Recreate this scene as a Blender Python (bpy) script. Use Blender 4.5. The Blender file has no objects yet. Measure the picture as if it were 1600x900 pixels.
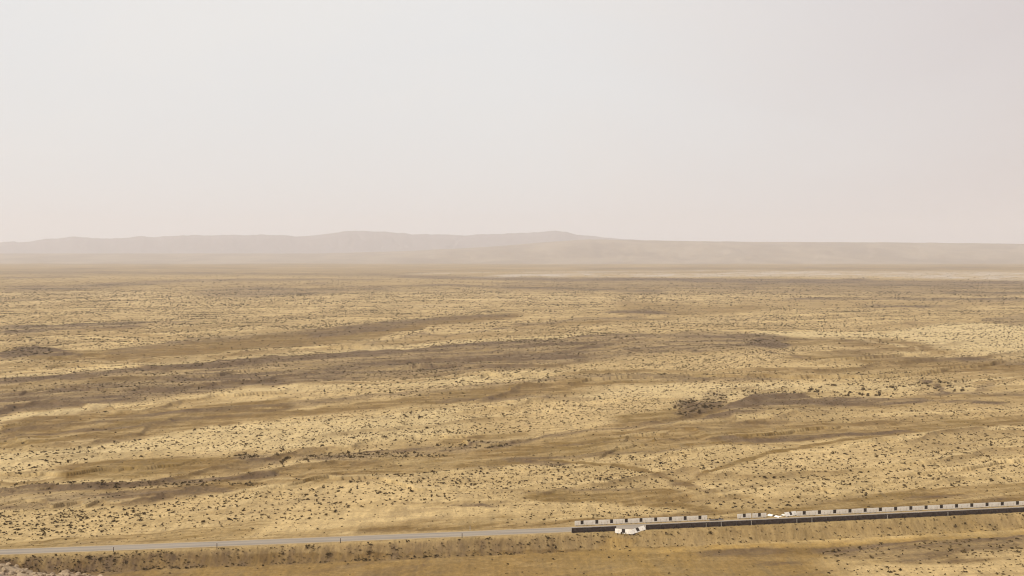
import bpy, math, random
import numpy as np

random.seed(7)
rng = np.random.default_rng(7)
scene = bpy.context.scene
COL = scene.collection

# ------------------------------------------------------------------ camera geometry (metres, camera above the plain)
CAMZ = 75.0
FPX = 1930.0                     # focal length in pixels of a 1600 px wide frame
PITCH = math.atan(55.0 / FPX)
CP, SP = math.cos(PITCH), math.sin(PITCH)
VH = 395.0                       # eye-level row


def project(X, Y, Z):
    dz = Z - CAMZ
    dep = Y * CP - dz * SP
    up = Y * SP + dz * CP
    dep = np.where(dep < 1.0, 1.0, dep)
    return 800.0 + FPX * X / dep, 450.0 - FPX * up / dep


def ground_pt(u, v, z=0.0):
    x = (u - 800.0) / FPX
    yc = (450.0 - v) / FPX
    dy = CP + yc * SP
    dz = -SP + yc * CP
    t = (z - CAMZ) / dz
    return x * t, dy * t


# ------------------------------------------------------------------ noise
def _hash(ix, iy, seed):
    h = (ix.astype(np.int64) * 374761393 + iy.astype(np.int64) * 668265263 + seed * 1274126177) & 0xFFFFFFFF
    h = ((h ^ (h >> 13)) * 1274126177) & 0xFFFFFFFF
    h = h ^ (h >> 16)
    return h


def perlin(x, y, seed=0):
    x = np.asarray(x, float); y = np.asarray(y, float)
    ix = np.floor(x); iy = np.floor(y)
    fx = x - ix; fy = y - iy
    ux = fx * fx * fx * (fx * (fx * 6 - 15) + 10)
    uy = fy * fy * fy * (fy * (fy * 6 - 15) + 10)

    def g(dx, dy):
        a = _hash(ix + dx, iy + dy, seed) * (2 * math.pi / 4294967296.0)
        return np.cos(a) * (fx - dx) + np.sin(a) * (fy - dy)
    a = g(0, 0); b = g(1, 0); c = g(0, 1); d = g(1, 1)
    return (a + (b - a) * ux + (c - a) * uy + (a - b - c + d) * ux * uy) * 1.5


def fbm(x, y, seed=0, octv=4, gain=0.5):
    s = 0.0; amp = 1.0; f = 1.0
    for i in range(octv):
        s = s + amp * perlin(x * f, y * f, seed + i * 17)
        amp *= gain; f *= 2.03
    return s


def sstep(a, b, x):
    t = np.clip((x - a) / (b - a), 0.0, 1.0)
    return t * t * (3 - 2 * t)


# ------------------------------------------------------------------ road line
_ru = np.array([0, 400, 800, 1200, 1600], float)
_rv = np.array([862, 849, 831.5, 812.5, 795.5], float)
_RX, _RY = ground_pt(_ru, _rv, 0.5)
_RC = np.polyfit(_RX, _RY, 2)


def road_y(X):
    X = np.clip(X, -420, 420)
    return np.polyval(_RC, X)


def road_slope(X):
    return np.polyval(np.polyder(_RC), np.clip(X, -420, 420))


def road_d(X, Y):
    s = road_slope(X)
    return (Y - road_y(X)) / np.sqrt(1 + s * s)


ROADZ = 0.5


def macro(X, Y):
    d = road_d(X, Y)
    far = ROADZ * (1 - sstep(4.6, 11.0, d))
    fall = sstep(4.4, 9.6, -d)
    near = ROADZ + (-2.9 - ROADZ) * fall
    return np.where(d >= 0, far, near)


# ------------------------------------------------------------------ soil map of the plain
# every entry: kind, [(u, v_top, v_bottom), ...], strength, soft_top, soft_bottom   (u, v = sight lines onto the plain)
B = []


def band(kind, pts, s, st=2.0, sb=4.0, fade=40, crest=0.0):
    B.append((kind, pts, s, st, sb, fade, crest))


# far plain
band('d', [(0, 432, 436), (130, 431, 434)], .5, 1, 2)
band('d', [(0, 447, 456), (100, 447, 454), (220, 440, 446), (300, 436, 440), (400, 435, 438), (600, 436, 438)], .55, 1, 2)
band('d', [(0, 466, 472), (90, 467, 469)], .4, 1, 2)
band('d', [(300, 453, 461), (400, 448, 465), (540, 450, 456), (620, 448, 452)], .5, 2, 3)
band('d', [(480, 441, 443), (512, 440, 443)], .7, .7, 1, 15)
band('d', [(540, 446, 448), (700, 443, 446), (760, 446, 450), (900, 451, 454), (1040, 455, 459)], .6, 1, 2)
band('d', [(560, 426, 429), (670, 426, 428)], .45, 1, 1)
band('d', [(620, 431, 433), (880, 435, 440), (1200, 436, 442), (1300, 437, 442), (1360, 435, 438)], .65, 1, 2)
band('d', [(780, 440, 455), (1000, 442, 455), (1300, 440, 462), (1620, 437, 463)], .32, 3, 4)
band('d', [(1440, 455, 458), (1520, 455, 459), (1600, 456, 461)], .45, 1, 2)
band('d', [(900, 418, 421), (1200, 418, 422), (1620, 418, 421)], .35, 1.5, 2)
band('s', [(740, 430, 433), (900, 427, 432), (1100, 427, 433), (1200, 424, 432), (1620, 424, 438)], 1.0, 1.2, 2)
band('s', [(640, 427, 428.4), (900, 424.5, 426), (1200, 421.5, 423)], .8, .7, .7)
band('d', [(-100, 424, 430), (300, 424, 429), (640, 429, 434), (1000, 434, 440), (1300, 438, 446), (1620, 439, 452)], .45, 1.5, 4)
band('d', [(1230, 466, 470), (1400, 465, 469), (1500, 466, 469), (1620, 466, 470)], .75, 1, 2)
band('m', [(1150, 468, 482), (1400, 470, 484), (1620, 470, 478)], .35, 2, 3)
band('d', [(1350, 477, 480), (1440, 477, 481), (1490, 478, 480)], .75, 1, 2)
band('d', [(950, 487, 490), (1010, 486, 491), (1055, 491, 493)], .8, .7, 1.5, 25, .8)
band('m', [(960, 470, 494), (1100, 476, 494), (1200, 478, 486)], .5, 3, 3)
band('d', [(810, 504, 509), (870, 503, 508), (900, 497, 501), (1000, 493, 498)], .55, 1, 2.5)
band('m', [(800, 506, 516), (950, 500, 506), (1060, 494, 500)], .5, 2, 3)
band('d', [(-100, 411, 413), (250, 410, 412.5), (500, 413, 414)], .3, .7, 1)
band('d', [(560, 408, 409.5), (800, 410, 411.5), (1100, 408, 410)], .25, .7, 1)
band('d', [(100, 419, 421), (420, 418, 420)], .35, .7, 1)
band('d', [(-700, 397, 427), (600, 397, 428), (2300, 397, 424)], .30, 1, 5)
# left middle
band('d', [(0, 510, 523), (50, 509, 520), (110, 507, 514), (200, 505, 512), (240, 504, 507), (300, 503, 505)], .8, .8, 5, 60, .8)
band('m', [(110, 514, 523), (180, 511, 518), (230, 508, 512)], .6, 2, 4)
band('m', [(40, 552, 564), (200, 547, 564), (300, 535, 558), (400, 526, 546), (480, 519, 540), (560, 510, 532), (640, 503, 518), (700, 496, 507), (820, 489, 496)], .8, 1.5, 3)
band('d', [(180, 548, 553), (240, 540, 545), (300, 529, 537), (340, 527, 534), (400, 524, 528), (500, 516, 523), (600, 504, 512), (700, 496, 501), (800, 490, 493)], .55, 1, 4, 40, .8)
band('d', [(480, 522, 529), (530, 517, 525), (600, 511, 519), (640, 508, 513)], .6, 2, 3)
band('d', [(0, 553, 563), (30, 549, 562), (55, 545, 559), (75, 547, 558), (100, 551, 558), (130, 555, 558)], .95, 1.5, 2.5, 15, 1.2)
band('d', [(570, 536, 538), (600, 533, 535), (640, 525, 528), (655, 521, 524), (682, 523, 525)], .6, .7, 2, 20, .6)
band('m', [(480, 548, 556), (600, 534, 544), (660, 524, 536), (800, 520, 528), (900, 512, 522)], .45, 2, 3)
band('d', [(690, 526, 528), (740, 519, 521), (810, 508, 510)], .55, .7, 1.5)
# the long dark belt
beltT = [(-80, 604), (0, 598), (100, 590), (200, 580), (300, 573), (400, 565), (500, 556), (570, 550), (650, 547), (700, 540), (800, 536.5), (870, 535), (900, 530), (920, 526.5), (1040, 525), (1080, 522), (1120, 521), (1170, 523), (1230, 527)]
beltB = [(-80, 664), (0, 656), (60, 647), (110, 640), (170, 634), (220, 631), (300, 620), (400, 607), (500, 600), (600, 594), (700, 587), (800, 580), (880, 571), (940, 565), (1000, 556), (1050, 553), (1100, 551), (1230, 546)]
_bu = sorted(set([a for a, b in beltT] + [a for a, b in beltB]))
belt = [(u, float(np.interp(u, *zip(*beltT))), float(np.interp(u, *zip(*beltB)))) for u in _bu]
band('d', belt, .56, .9, 5, 50, 1.6)
band('d', [(u, a, a + (9 if u < 420 else 7)) for u, a, b in belt if u < 900], .62, .8, 4, 60)
band('d', [(u, b - 13, b - 1) for u, a, b in belt if u < 240], .55, 4, 2, 60)
band('d', [(u, .5 * (a + b) - 3, .5 * (a + b) + 5) for u, a, b in belt if 60 < u < 1000], .4, 4, 4, 80)
band('d', [(u, .25 * a + .75 * b - 2, .25 * a + .75 * b + 3) for u, a, b in belt if 60 < u < 1000], .45, 3, 3, 80)
band('e', [(u, a + 12, a + 20) for u, a, b in belt if u < 330], .7, 3, 3, 60)
band('d', [(975, 549.5, 552), (1050, 550, 552), (1130, 550.5, 552)], .8, .8, 1.5)
band('d', [(1165, 538, 542), (1190, 533, 545), (1228, 537, 543)], 1.5, 1.5, 2, 18)
band('m', [(1190, 528, 545), (1290, 528, 540), (1400, 531, 549), (1500, 545, 556)], .55, 2, 4)
band('d', [(1230, 530, 534), (1300, 530, 535), (1380, 533, 537)], .35, 1, 2)
band('p', [(1180, 521, 528), (1290, 520, 527), (1400, 521, 530), (1440, 520, 532)], .85, 1.5, 2)
band('p', [(1380, 522, 528), (1430, 512, 534), (1480, 505, 552), (1620, 508, 558)], .95, 3, 6)
band('p', [(1260, 528, 530), (1350, 530, 533), (1420, 542, 545), (1445, 550, 553)], .7, .8, .8, 20)
band('d', [(1530, 497, 500), (1560, 496, 506), (1620, 489, 511)], .5, 1, 2, 20)
band('d', [(1200, 551, 553), (1256, 559, 561)], .55, .7, 1, 12)
band('m', [(1230, 556, 566), (1340, 556, 569), (1480, 561, 582), (1620, 570, 592)], .6, 2, 5)
band('d', [(1330, 559, 562), (1480, 559, 564), (1540, 561, 568), (1620, 565, 574)], .5, 1, 3)
band('m', [(1060, 588, 594), (1200, 576, 594), (1400, 570, 590), (1540, 576, 592)], .4, 3, 4)
band('d', [(940, 589, 593), (1000, 587, 592), (1080, 589, 592)], .4, 1.5, 2)
# crest line and the bare slope under it
crestL = [(-60, 690), (0, 679), (150, 665), (230, 655), (300, 648), (400, 638), (500, 628), (600, 618), (700, 608), (800, 600), (880, 591), (950, 589.5), (1000, 590), (1100, 592), (1220, 593)]
band('m', [(0, 664, 690), (60, 655, 686), (130, 650, 680), (220, 646, 672), (330, 634, 660), (460, 622, 644)], .65, 3, 3)
band('d', [(u, a - 1.5, a + 3.5) for u, a in crestL], .5, 1, 3, 40, .9)
band('d', [(0, 684, 690), (200, 671, 675), (300, 655, 659), (400, 645, 648), (530, 625, 629)], .5, 1.5, 2.5)
band('d', [(215, 651, 656), (260, 647, 653), (320, 644, 649)], .6, 1.5, 2)
band('m', [(-60, 692, 712), (0, 690, 704), (150, 678, 694), (300, 660, 676), (400, 648, 657), (560, 630, 643), (700, 611, 631), (800, 602, 623), (900, 594, 619), (980, 594, 604), (1060, 594, 598)], .62, 2, 4)
band('d', [(80, 696, 701), (110, 695, 700), (200, 688, 690)], .3, 2, 2)
band('d', [(680, 624, 628), (760, 622, 627), (800, 623, 629), (860, 621, 627), (930, 620, 625)], .5, 2, 1.5, 30, .5)
# dark hump on the right
band('d', [(1110, 643, 646), (1150, 632, 641), (1185, 619.5, 640), (1200, 617.5, 637), (1260, 618.5, 635), (1280, 623, 634), (1320, 622, 635)], .85, .8, 5, 20, .7)
band('d', [(1280, 624, 634), (1300, 621, 635), (1340, 621, 635), (1390, 624, 634), (1450, 623, 630)], .75, 1, 3, 25, .6)
band('m', [(1130, 640, 660), (1300, 634, 655), (1440, 616, 640), (1620, 616, 634)], .42, 3, 4)
band('d', [(1430, 625.5, 629), (1500, 626, 630), (1570, 628, 632)], .85, .8, 1.5, 25, .3)
band('d', [(1440, 613, 618), (1500, 614, 619), (1620, 612, 619)], .45, 2, 2)
band('d', [(1438, 594, 598), (1455, 599, 604), (1470, 606, 612), (1484, 613, 619)], .75, 2, 2.5, 8, .5)
band('d', [(1515, 612, 616), (1540, 600, 612), (1556, 598, 606)], .4, 4, 3, 12)
band('d', [(1056, 625, 650), (1078, 621, 652), (1104, 630, 650)], .6, 5, 5, 14)
band('d', [(1098, 615, 640), (1116, 609, 640), (1134, 612, 634)], .5, 5, 5, 12)
band('m', [(960, 645, 664), (1060, 635, 662), (1130, 630, 652)], .7, 6, 3)
band('d', [(760, 700, 703), (800, 693, 697), (860, 683, 687), (950, 671, 674), (1000, 665, 668), (1060, 659, 662), (1100, 655, 658), (1140, 648, 652), (1200, 645, 647), (1300, 643, 645)], .6, 1, 2, 30, .7)
band('d', [(872, 676, 678), (902, 669.5, 671.5)], 1.0, .8, .8, 5)
# bare strip through the middle
band('m', [(180, 772, 786), (420, 736, 762), (560, 720, 748), (700, 706, 738), (800, 697, 728), (900, 683, 718), (1000, 670, 712), (1100, 660, 702), (1200, 652, 694), (1400, 650, 680), (1620, 640, 664)], .55, 4, 3)
band('d', [(780, 716, 719), (830, 717, 724), (860, 720, 731), (890, 722, 726)], .5, 2, 3, 20)
band('d', [(790, 714, 718), (900, 711, 717), (1000, 705, 710), (1070, 702, 706)], .45, 1.5, 2)
band('d', [(1110, 688, 691), (1200, 685, 692), (1300, 680, 685), (1420, 674, 679)], .65, 1, 2.5, 40, .4)
band('d', [(880, 696, 698), (1000, 688, 690), (1070, 683, 685)], .4, 1, 1.5)
band('p', [(400, 752, 754), (480, 748, 750), (560, 744, 746), (620, 741, 743), (700, 737, 738)], .55, .7, .7)
band('p', [(690, 722, 724), (800, 715, 717), (840, 714, 715)], .4, .7, .7)
band('d', [(530, 748, 754), (560, 746, 754), (640, 746, 750)], .4, 2, 2)
band('d', [(650, 740, 742), (720, 733, 735), (800, 725, 727)], .35, .8, 1)
# left scrub ribbons
band('d', [(-60, 768, 778), (0, 763, 775), (60, 760, 772), (140, 757, 765), (250, 750, 760), (330, 747, 755), (400, 742, 750), (440, 740, 746)], .75, 1.5, 3)
band('d', [(370, 710, 722), (400, 710, 725), (440, 713, 724)], .6, 3, 3, 20)
band('d', [(460, 712, 720), (500, 708, 722), (560, 706, 721), (620, 703, 715), (700, 697, 706), (800, 689, 698)], .55, 1.5, 3)
band('m', [(90, 728, 755), (150, 722, 750), (240, 718, 748), (330, 714, 744), (400, 718, 738)], .6, 4, 3)
band('m', [(680, 690, 700), (760, 674, 692), (830, 668, 685)], .5, 4, 3)
band('d', [(-60, 770, 806), (0, 770, 797), (100, 772, 797), (200, 771, 791), (300, 763, 776), (350, 762, 769)], .3, 4, 4)
band('d', [(-60, 790, 801), (0, 789, 798), (60, 787, 797), (110, 783, 795), (200, 778, 786)], .4, 3, 2)
band('d', [(150, 774, 782), (200, 770, 781), (270, 768, 777)], .4, 3, 2)
band('d', [(290, 763, 770), (330, 762, 769), (370, 765, 769)], .5, 2, 2)
# strip beyond the road
band('m', [(-60, 852, 868), (0, 848, 862), (100, 842, 857), (200, 836, 853), (300, 828, 848), (400, 818, 838)], .4, 3, 3)
band('m', [(0, 849, 851), (80, 842.5, 844.5), (200, 836, 838), (300, 826, 828), (420, 813, 815)], .6, .8, .8)
band('m', [(0, 855, 857), (100, 848, 850), (200, 840, 842), (300, 830, 832), (420, 817, 819)], .6, .8, .8)
band('m', [(560, 820, 846), (700, 812, 842), (800, 806, 838), (900, 802, 830), (1100, 798, 815), (1300, 795, 806), (1620, 784, 800)], .55, 5, 3)
band('d', [(690, 790, 793), (730, 789, 795), (775, 791, 795)], .5, 1.5, 1.5, 20)
band('d', [(815, 772, 776), (850, 769, 773), (880, 764, 768), (940, 763, 768), (1000, 762, 765)], .55, 1.5, 1.5, 20)
band('m', [(820, 766, 784), (1000, 762, 790), (1100, 768, 802), (1200, 780, 802), (1300, 774, 800), (1400, 768, 796), (1500, 760, 792), (1620, 752, 788)], .6, 4, 4)
band('d', [(1420, 778, 781), (1500, 775, 779), (1570, 775, 780)], .55, 1.5, 2, 20)
band('d', [(1240, 783, 787), (1300, 781, 784)], .3, 1.5, 2, 20)
band('p', [(660, 818, 824), (760, 810, 816), (850, 808, 812), (960, 804, 808)], .35, 2, 2)
# tracks
band('m', [(840, 715.5, 719), (950, 725, 729), (1000, 733, 738), (1040, 743, 749), (1070, 753, 762), (1105, 774, 784)], 1.0, 1, 1, 15)
band('m', [(1620, 651, 655), (1500, 665, 669), (1400, 679, 683), (1300, 689, 694), (1200, 706, 711), (1130, 728, 734), (1080, 750, 757), (1050, 755, 760)][::-1], 1.0, 1, 1, 15)
band('d', [(1045, 754, 759), (1065, 754, 761), (1085, 758, 764), (1105, 770, 778)], .35, 2, 2, 10)
# in front of the road
band('m', [(-80, 884, 960), (400, 866, 960), (900, 858, 960), (1300, 848, 960), (1680, 828, 960)], 1.0, 3, 5)
band('m', [(-600, 397, 436), (2200, 397, 434)], .32, 1, 6)
band('m', [(-600, 434, 452), (2200, 434, 462)], .35, 4, 8)
band('o', [(940, 850, 863), (1000, 858, 865), (1060, 855, 863), (1200, 846, 856), (1300, 843, 853), (1400, 838, 848), (1500, 830, 843), (1680, 820, 836)], .8, 3, 3)
band('o', [(940, 842, 858), (965, 838, 860), (990, 842, 858)], .9, 2, 3, 12)
band('d', [(1090, 860, 868), (1180, 856, 868), (1240, 854, 862)], .5, 2, 3)
band('d', [(1270, 856, 864), (1350, 852, 874), (1400, 848, 880), (1500, 842, 882), (1600, 837, 860), (1680, 832, 852)], .72, 2, 5, 30)
band('d', [(1180, 876, 884), (1250, 877, 883)], .5, 2, 3, 30)
band('e', [(1330, 884, 960), (1420, 880, 960), (1500, 882, 960), (1680, 862, 960)], .8, 4, 6)
band('e', [(1500, 863, 873), (1560, 860, 872), (1680, 854, 868)], .7, 3, 3)
band('d', [(664, 866, 886), (670, 865, 880)], .6, 3, 3, 6)
band('d', [(0, 885, 960), (120, 889, 960), (300, 884, 890)], .25, 4, 4)
band('p', [(90, 886, 888), (160, 880, 882), (260, 875, 877), (330, 872, 874)], .6, .8, .8)
band('d', [(80, 892, 896), (140, 886, 890), (260, 880, 884), (400, 876, 880)], .3, 2, 2)


# pale sand strips
band('p', [(u, a - 9, a - 1) for u, a, b in belt if u < 930], .55, 3, 1.5, 60)
band('p', [(-60, 660, 672), (0, 656, 665), (60, 649, 656), (110, 642, 650), (175, 635, 641)], .75, 1.5, 2, 30)
band('p', [(380, 613, 618), (430, 607, 615), (560, 601, 609), (700, 591, 604), (800, 584, 599), (880, 578, 590)], .55, 2, 2)
band('p', [(-60, 722, 745), (0, 712, 738), (120, 702, 724), (220, 690, 714), (330, 668, 706), (450, 660, 703), (600, 648, 692), (720, 636, 680)], .6, 4, 4, 60)
band('p', [(900, 604, 622), (1060, 598, 622), (1140, 598, 626), (1200, 598, 613), (1330, 598, 613), (1440, 600, 610)], .6, 3, 3)
band('p', [(1480, 598, 612), (1520, 597, 612)], .5, 3, 3, 20)
band('d', [(-80, 886, 960), (300, 880, 960), (700, 866, 960), (1000, 864, 960), (1260, 866, 960)], .10, 4, 5)
band('o', [(-80, 878, 960), (400, 866, 960), (900, 860, 960), (1300, 866, 960)], .38, 4, 5)
# evenly dotted fields of small scrub
FIELDS = [
    [(1080, 752, 790), (1200, 716, 800), (1300, 698, 785), (1400, 687, 770), (1500, 675, 760), (1680, 655, 750)],
    [(950, 714, 720), (1000, 707, 731), (1050, 704, 747), (1075, 702, 752), (1130, 699, 724), (1200, 697, 704)],
    [(540, 748, 800), (640, 739, 792), (720, 733, 776), (800, 728, 768), (900, 729, 764), (1000, 739, 762), (1045, 750, 757)],
    [(-120, 804, 856), (0, 800, 848), (100, 797, 838), (200, 790, 828), (300, 778, 820), (400, 768, 812), (500, 760, 815), (560, 755, 812)],
    [(-120, 720, 752), (0, 712, 745), (120, 702, 728), (220, 690, 716), (330, 668, 708), (450, 655, 705), (600, 645, 695), (760, 630, 680)],
    [(760, 640, 685), (860, 625, 670), (960, 618, 650), (1050, 612, 640)],
    [(1140, 640, 658), (1300, 640, 660), (1450, 634, 656), (1680, 622, 650)],
    [(1280, 858, 900), (1400, 850, 905), (1680, 835, 905)],
    [(800, 806, 812), (900, 800, 810), (1000, 796, 806), (1070, 794, 800)],
]


def band_mask(pts, u, v, st, sb, fade):
    pu = [p[0] for p in pts]
    t = np.interp(u, pu, [p[1] for p in pts])
    b = np.interp(u, pu, [p[2] for p in pts])
    m = sstep(-st, st, v - t) * sstep(-sb, sb, b - v)
    return m * sstep(pu[0] - fade * .5, pu[0] + fade * .5, u) * (1 - sstep(pu[-1] - fade * .5, pu[-1] + fade * .5, u)), t, b


def flow(u, v):
    w = np.maximum(v - VH, 1.5)
    k = 3.0e-4 * sstep(440, 520, v)
    return u, np.log(w) + k * u


def soil(X, Y):
    """cover of the plain at X, Y: dark tone and bare tan (both hold painted dune shade), pale sand, salt, orange sand, scrub density, relief"""
    Zm = macro(X, Y)
    u, v0 = project(X, Y, Zm)
    uu, q = flow(u, v0)
    w = np.maximum(v0 - VH, 2)
    D0 = np.hypot(X, Y)
    wob = fbm(u * .02, q * 22, 3, 3)
    v = v0 + wob * np.minimum(.012 * w, 2.0)
    u = u + 8 * fbm(u * .03, q * 30, 9, 2)
    st1 = fbm(u * .0055, q * 46, 21, 4, .6)         # long streaks
    st2 = fbm(u * .018, q * 110, 31, 3, .6)
    d = np.zeros_like(u); m = np.zeros_like(u); p = np.zeros_like(u); s = np.zeros_like(u); o = np.zeros_like(u)
    hz = np.zeros_like(u)
    for kind, pts, stg, stt, sbb, fade, crest in B:
        mk, t, b = band_mask(pts, u, v, stt, sbb, fade)
        if kind == 'd':
            brk = np.clip(.92 + .55 * st1 + .35 * st2, .25, 1.3)
            d = d + (1 - np.minimum(d, 1)) * mk * stg * brk
        elif kind == 'e':
            d = d * (1 - mk * stg); m = m * (1 - mk * stg)
        elif kind == 'm':
            m = np.maximum(m, np.minimum(mk * stg * np.clip(1.4 + .55 * st1 + .4 * st2, .4, 1.9), 1))
        elif kind == 'p':
            p = np.maximum(p, mk * stg)
        elif kind == 's':
            s = np.maximum(s, mk * stg * sstep(-.25, .25, st2 + .5 * st1 + .1))
        elif kind == 'o':
            o = np.maximum(o, mk * stg)
        if crest:
            pu = [q_[0] for q_ in pts]
            end = sstep(pu[0] - 20, pu[0] + 60, u) * (1 - sstep(pu[-1] - 60, pu[-1] + 20, u))
            dv = v0 - t
            thick = np.maximum(b - t, 5)
            prof = np.where(dv >= 0, np.exp(-(dv / (1.1 * thick)) ** 2), np.exp(-(dv / 3.5) ** 2))
            hz = hz + crest * prof * end
    # long dune bands: slip-face shade put into the colour, crisp at the crest, fading to pale sand at the foot
    dune = np.zeros_like(u); dh = np.zeros_like(u); pl = np.zeros_like(u); p0 = p.copy()
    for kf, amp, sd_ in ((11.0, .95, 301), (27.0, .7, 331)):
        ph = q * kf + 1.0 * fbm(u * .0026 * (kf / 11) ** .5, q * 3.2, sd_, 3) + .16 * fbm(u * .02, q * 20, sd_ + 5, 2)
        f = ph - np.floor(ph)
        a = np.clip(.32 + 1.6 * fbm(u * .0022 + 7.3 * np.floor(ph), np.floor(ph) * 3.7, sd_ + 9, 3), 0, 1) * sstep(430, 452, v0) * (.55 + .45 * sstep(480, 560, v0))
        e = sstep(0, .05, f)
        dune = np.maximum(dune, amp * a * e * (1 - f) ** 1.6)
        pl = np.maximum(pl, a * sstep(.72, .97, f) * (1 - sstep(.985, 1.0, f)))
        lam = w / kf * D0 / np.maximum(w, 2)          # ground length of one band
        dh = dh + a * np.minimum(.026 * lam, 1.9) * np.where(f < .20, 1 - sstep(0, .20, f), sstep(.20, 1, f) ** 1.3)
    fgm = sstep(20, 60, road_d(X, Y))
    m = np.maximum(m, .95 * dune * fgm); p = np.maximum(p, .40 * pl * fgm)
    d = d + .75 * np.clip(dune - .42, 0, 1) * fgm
    bare = st1 * .5 + .5 * fbm(u * .004, q * 14, 41, 3)
    d = d + .22 * sstep(.12, .6, bare) * sstep(425, 440, v0)
    m = np.maximum(m, .45 * sstep(.0, .45, -bare))
    m = m * (1 - .7 * np.clip(p0 * 1.2, 0, 1)); d = d * (1 - .35 * p0)
    rd = road_d(X, Y)
    # embankment face: overgrown and gullied at the left, barer to the right
    face = sstep(4.6, 5.6, -rd) * (1 - sstep(9.2, 11.5, -rd))
    lft = np.interp(u, [-200, 40, 140, 280, 420, 640, 900, 1000, 1700], [.75, .62, .78, .6, .42, .5, .35, .15, .12])
    gl = fbm(X * .35, rd * .12, 51, 3)
    d = d * (1 - face) + face * np.clip(lft * (1 + .7 * gl), 0, 1)
    m = np.where(face > .5, np.maximum(m, .45), m)
    sh = sstep(7.0, 5.0, np.abs(rd)) if False else (1 - sstep(4.6, 6.4, np.abs(rd)))
    d = d * (1 - .8 * sh); m = m * (1 - sh) + .55 * sh; p = p * (1 - sh) + .25 * sh
    # scrub
    dn = (1 - .86 * np.clip(m * 1.35, 0, 1)) * (1 - .45 * np.clip(d, 0, 1)) * (1 - .4 * p) * (1 - s) * (1 - .8 * o)
    dn = dn + .55 * np.clip(d - .45, 0, 1)
    dn = np.where(face > .3, np.interp(u, [0, 700, 1000, 1600], [.8, .7, .4, .5]), dn)
    fld = np.zeros_like(u)
    for pts in FIELDS:
        fld = np.maximum(fld, band_mask(pts, u, v, 3, 3, 30)[0])
    m = m * (1 - .45 * fld); d = d * (1 - .3 * fld)
    patch = fbm(X * .012, Y * .006, 61, 3)
    dn = dn * np.clip(.8 + .8 * patch, .15, 1.6) * (1 - sh) * (np.abs(rd) > 5.2)
    # relief
    fade_r = sstep(6, 26, rd) + sstep(11, 20, -rd) * .5
    D = np.sqrt(X * X + Y * Y)
    rel = 0.55 * fbm(X * .011, Y * .006, 71, 4) + 1.1 * fbm(X * .0035 + Y * .002, Y * .0022, 77, 3) * sstep(350, 900, D)
    rel = rel + 2.0 * fbm(X * .0011, Y * .0007, 79, 3) * sstep(900, 2600, D)
    rel = rel + .10 * fbm(X * .16, Y * .1, 83, 2) * (1 - sstep(600, 900, D))
    hz = np.minimum(hz, 2.2)
    rel = rel + dh * sstep(18, 50, rd)
    z = Zm + (rel + hz) * fade_r
    gull = face * (-.55 * np.abs(perlin(X * .22 + .15 * rd, rd * .05, 91)) - .25 * np.abs(perlin(X * .6, rd * .12, 93)) + .2) * np.interp(u, [0, 300, 700, 1000, 1600], [1.3, 1.1, .7, .5, .6])
    z = z + gull
    return dict(d=np.clip(d, 0, 1.25), m=np.clip(m, 0, 1), p=np.clip(p, 0, 1), s=np.clip(s, 0, 1), o=np.clip(o, 0, 1),
                face=face, fld=fld, dens=np.clip(dn, 0, 2), z=z, u=u, v=v0)


# ------------------------------------------------------------------ mesh helpers
def link(o):
    COL.objects.link(o)
    return o


def np_mesh(name, V, F, mat=None, smooth=True):
    """V (n,3), F (m,k) equal-length faces"""
    me = bpy.data.meshes.new(name)
    V = np.ascontiguousarray(V, np.float32); F = np.ascontiguousarray(F, np.int32)
    n, k = F.shape
    me.vertices.add(len(V)); me.vertices.foreach_set('co', V.ravel())
    me.loops.add(n * k); me.loops.foreach_set('vertex_index', F.ravel())
    me.polygons.add(n)
    me.polygons.foreach_set('loop_start', np.arange(0, n * k, k, dtype=np.int32))
    me.polygons.foreach_set('loop_total', np.full(n, k, np.int32))
    me.polygons.foreach_set('use_smooth', np.full(n, smooth, bool))
    me.update(calc_edges=True)
    if mat: me.materials.append(mat)
    return me


def add_attr(me, name, arr):
    a = me.attributes.new(name, 'FLOAT', 'POINT')
    a.data.foreach_set('value', np.ascontiguousarray(arr, np.float32).ravel())


def grid_faces(nr, nc, wrap=False):
    r = np.arange(nr - 1)[:, None]
    c = np.arange(nc if wrap else nc - 1)[None, :]
    c2 = (c + 1) % nc
    a = r * nc + c; b = r * nc + c2; d = (r + 1) * nc + c; e = (r + 1) * nc + c2
    return np.stack([a, b, e, d], -1).reshape(-1, 4)


class MB:
    """collects boxes into one mesh"""
    def __init__(s): s.v = []; s.f = []

    def box(s, x0, x1, y0, y1, z0, z1):
        n = len(s.v)
        s.v += [(x0, y0, z0), (x1, y0, z0), (x1, y1, z0), (x0, y1, z0), (x0, y0, z1), (x1, y0, z1), (x1, y1, z1), (x0, y1, z1)]
        s.f += [tuple(n + i for i in q) for q in ((3, 2, 1, 0), (4, 5, 6, 7), (0, 1, 5, 4), (1, 2, 6, 5), (2, 3, 7, 6), (3, 0, 4, 7))]
        return s

    def build(s, name, mat, parent=None, bevel=0.0):
        me = bpy.data.meshes.new(name); me.from_pydata(s.v, [], s.f); me.update()
        me.materials.append(mat)
        o = link(bpy.data.objects.new(name, me))
        if parent: o.parent = parent
        if bevel:
            md = o.modifiers.new('bevel', 'BEVEL'); md.width = bevel; md.segments = 2
        return o


# ------------------------------------------------------------------ materials
def nmat(name):
    m = bpy.data.materials.new(name); m.use_nodes = True
    nt = m.node_tree; nt.nodes.clear()
    out = nt.nodes.new('ShaderNodeOutputMaterial')
    bs = nt.nodes.new('ShaderNodeBsdfPrincipled')
    bs.inputs['Roughness'].default_value = .95
    bs.inputs['Specular IOR Level'].default_value = .15
    nt.links.new(bs.outputs[0], out.inputs[0])
    return m, nt, bs


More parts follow.
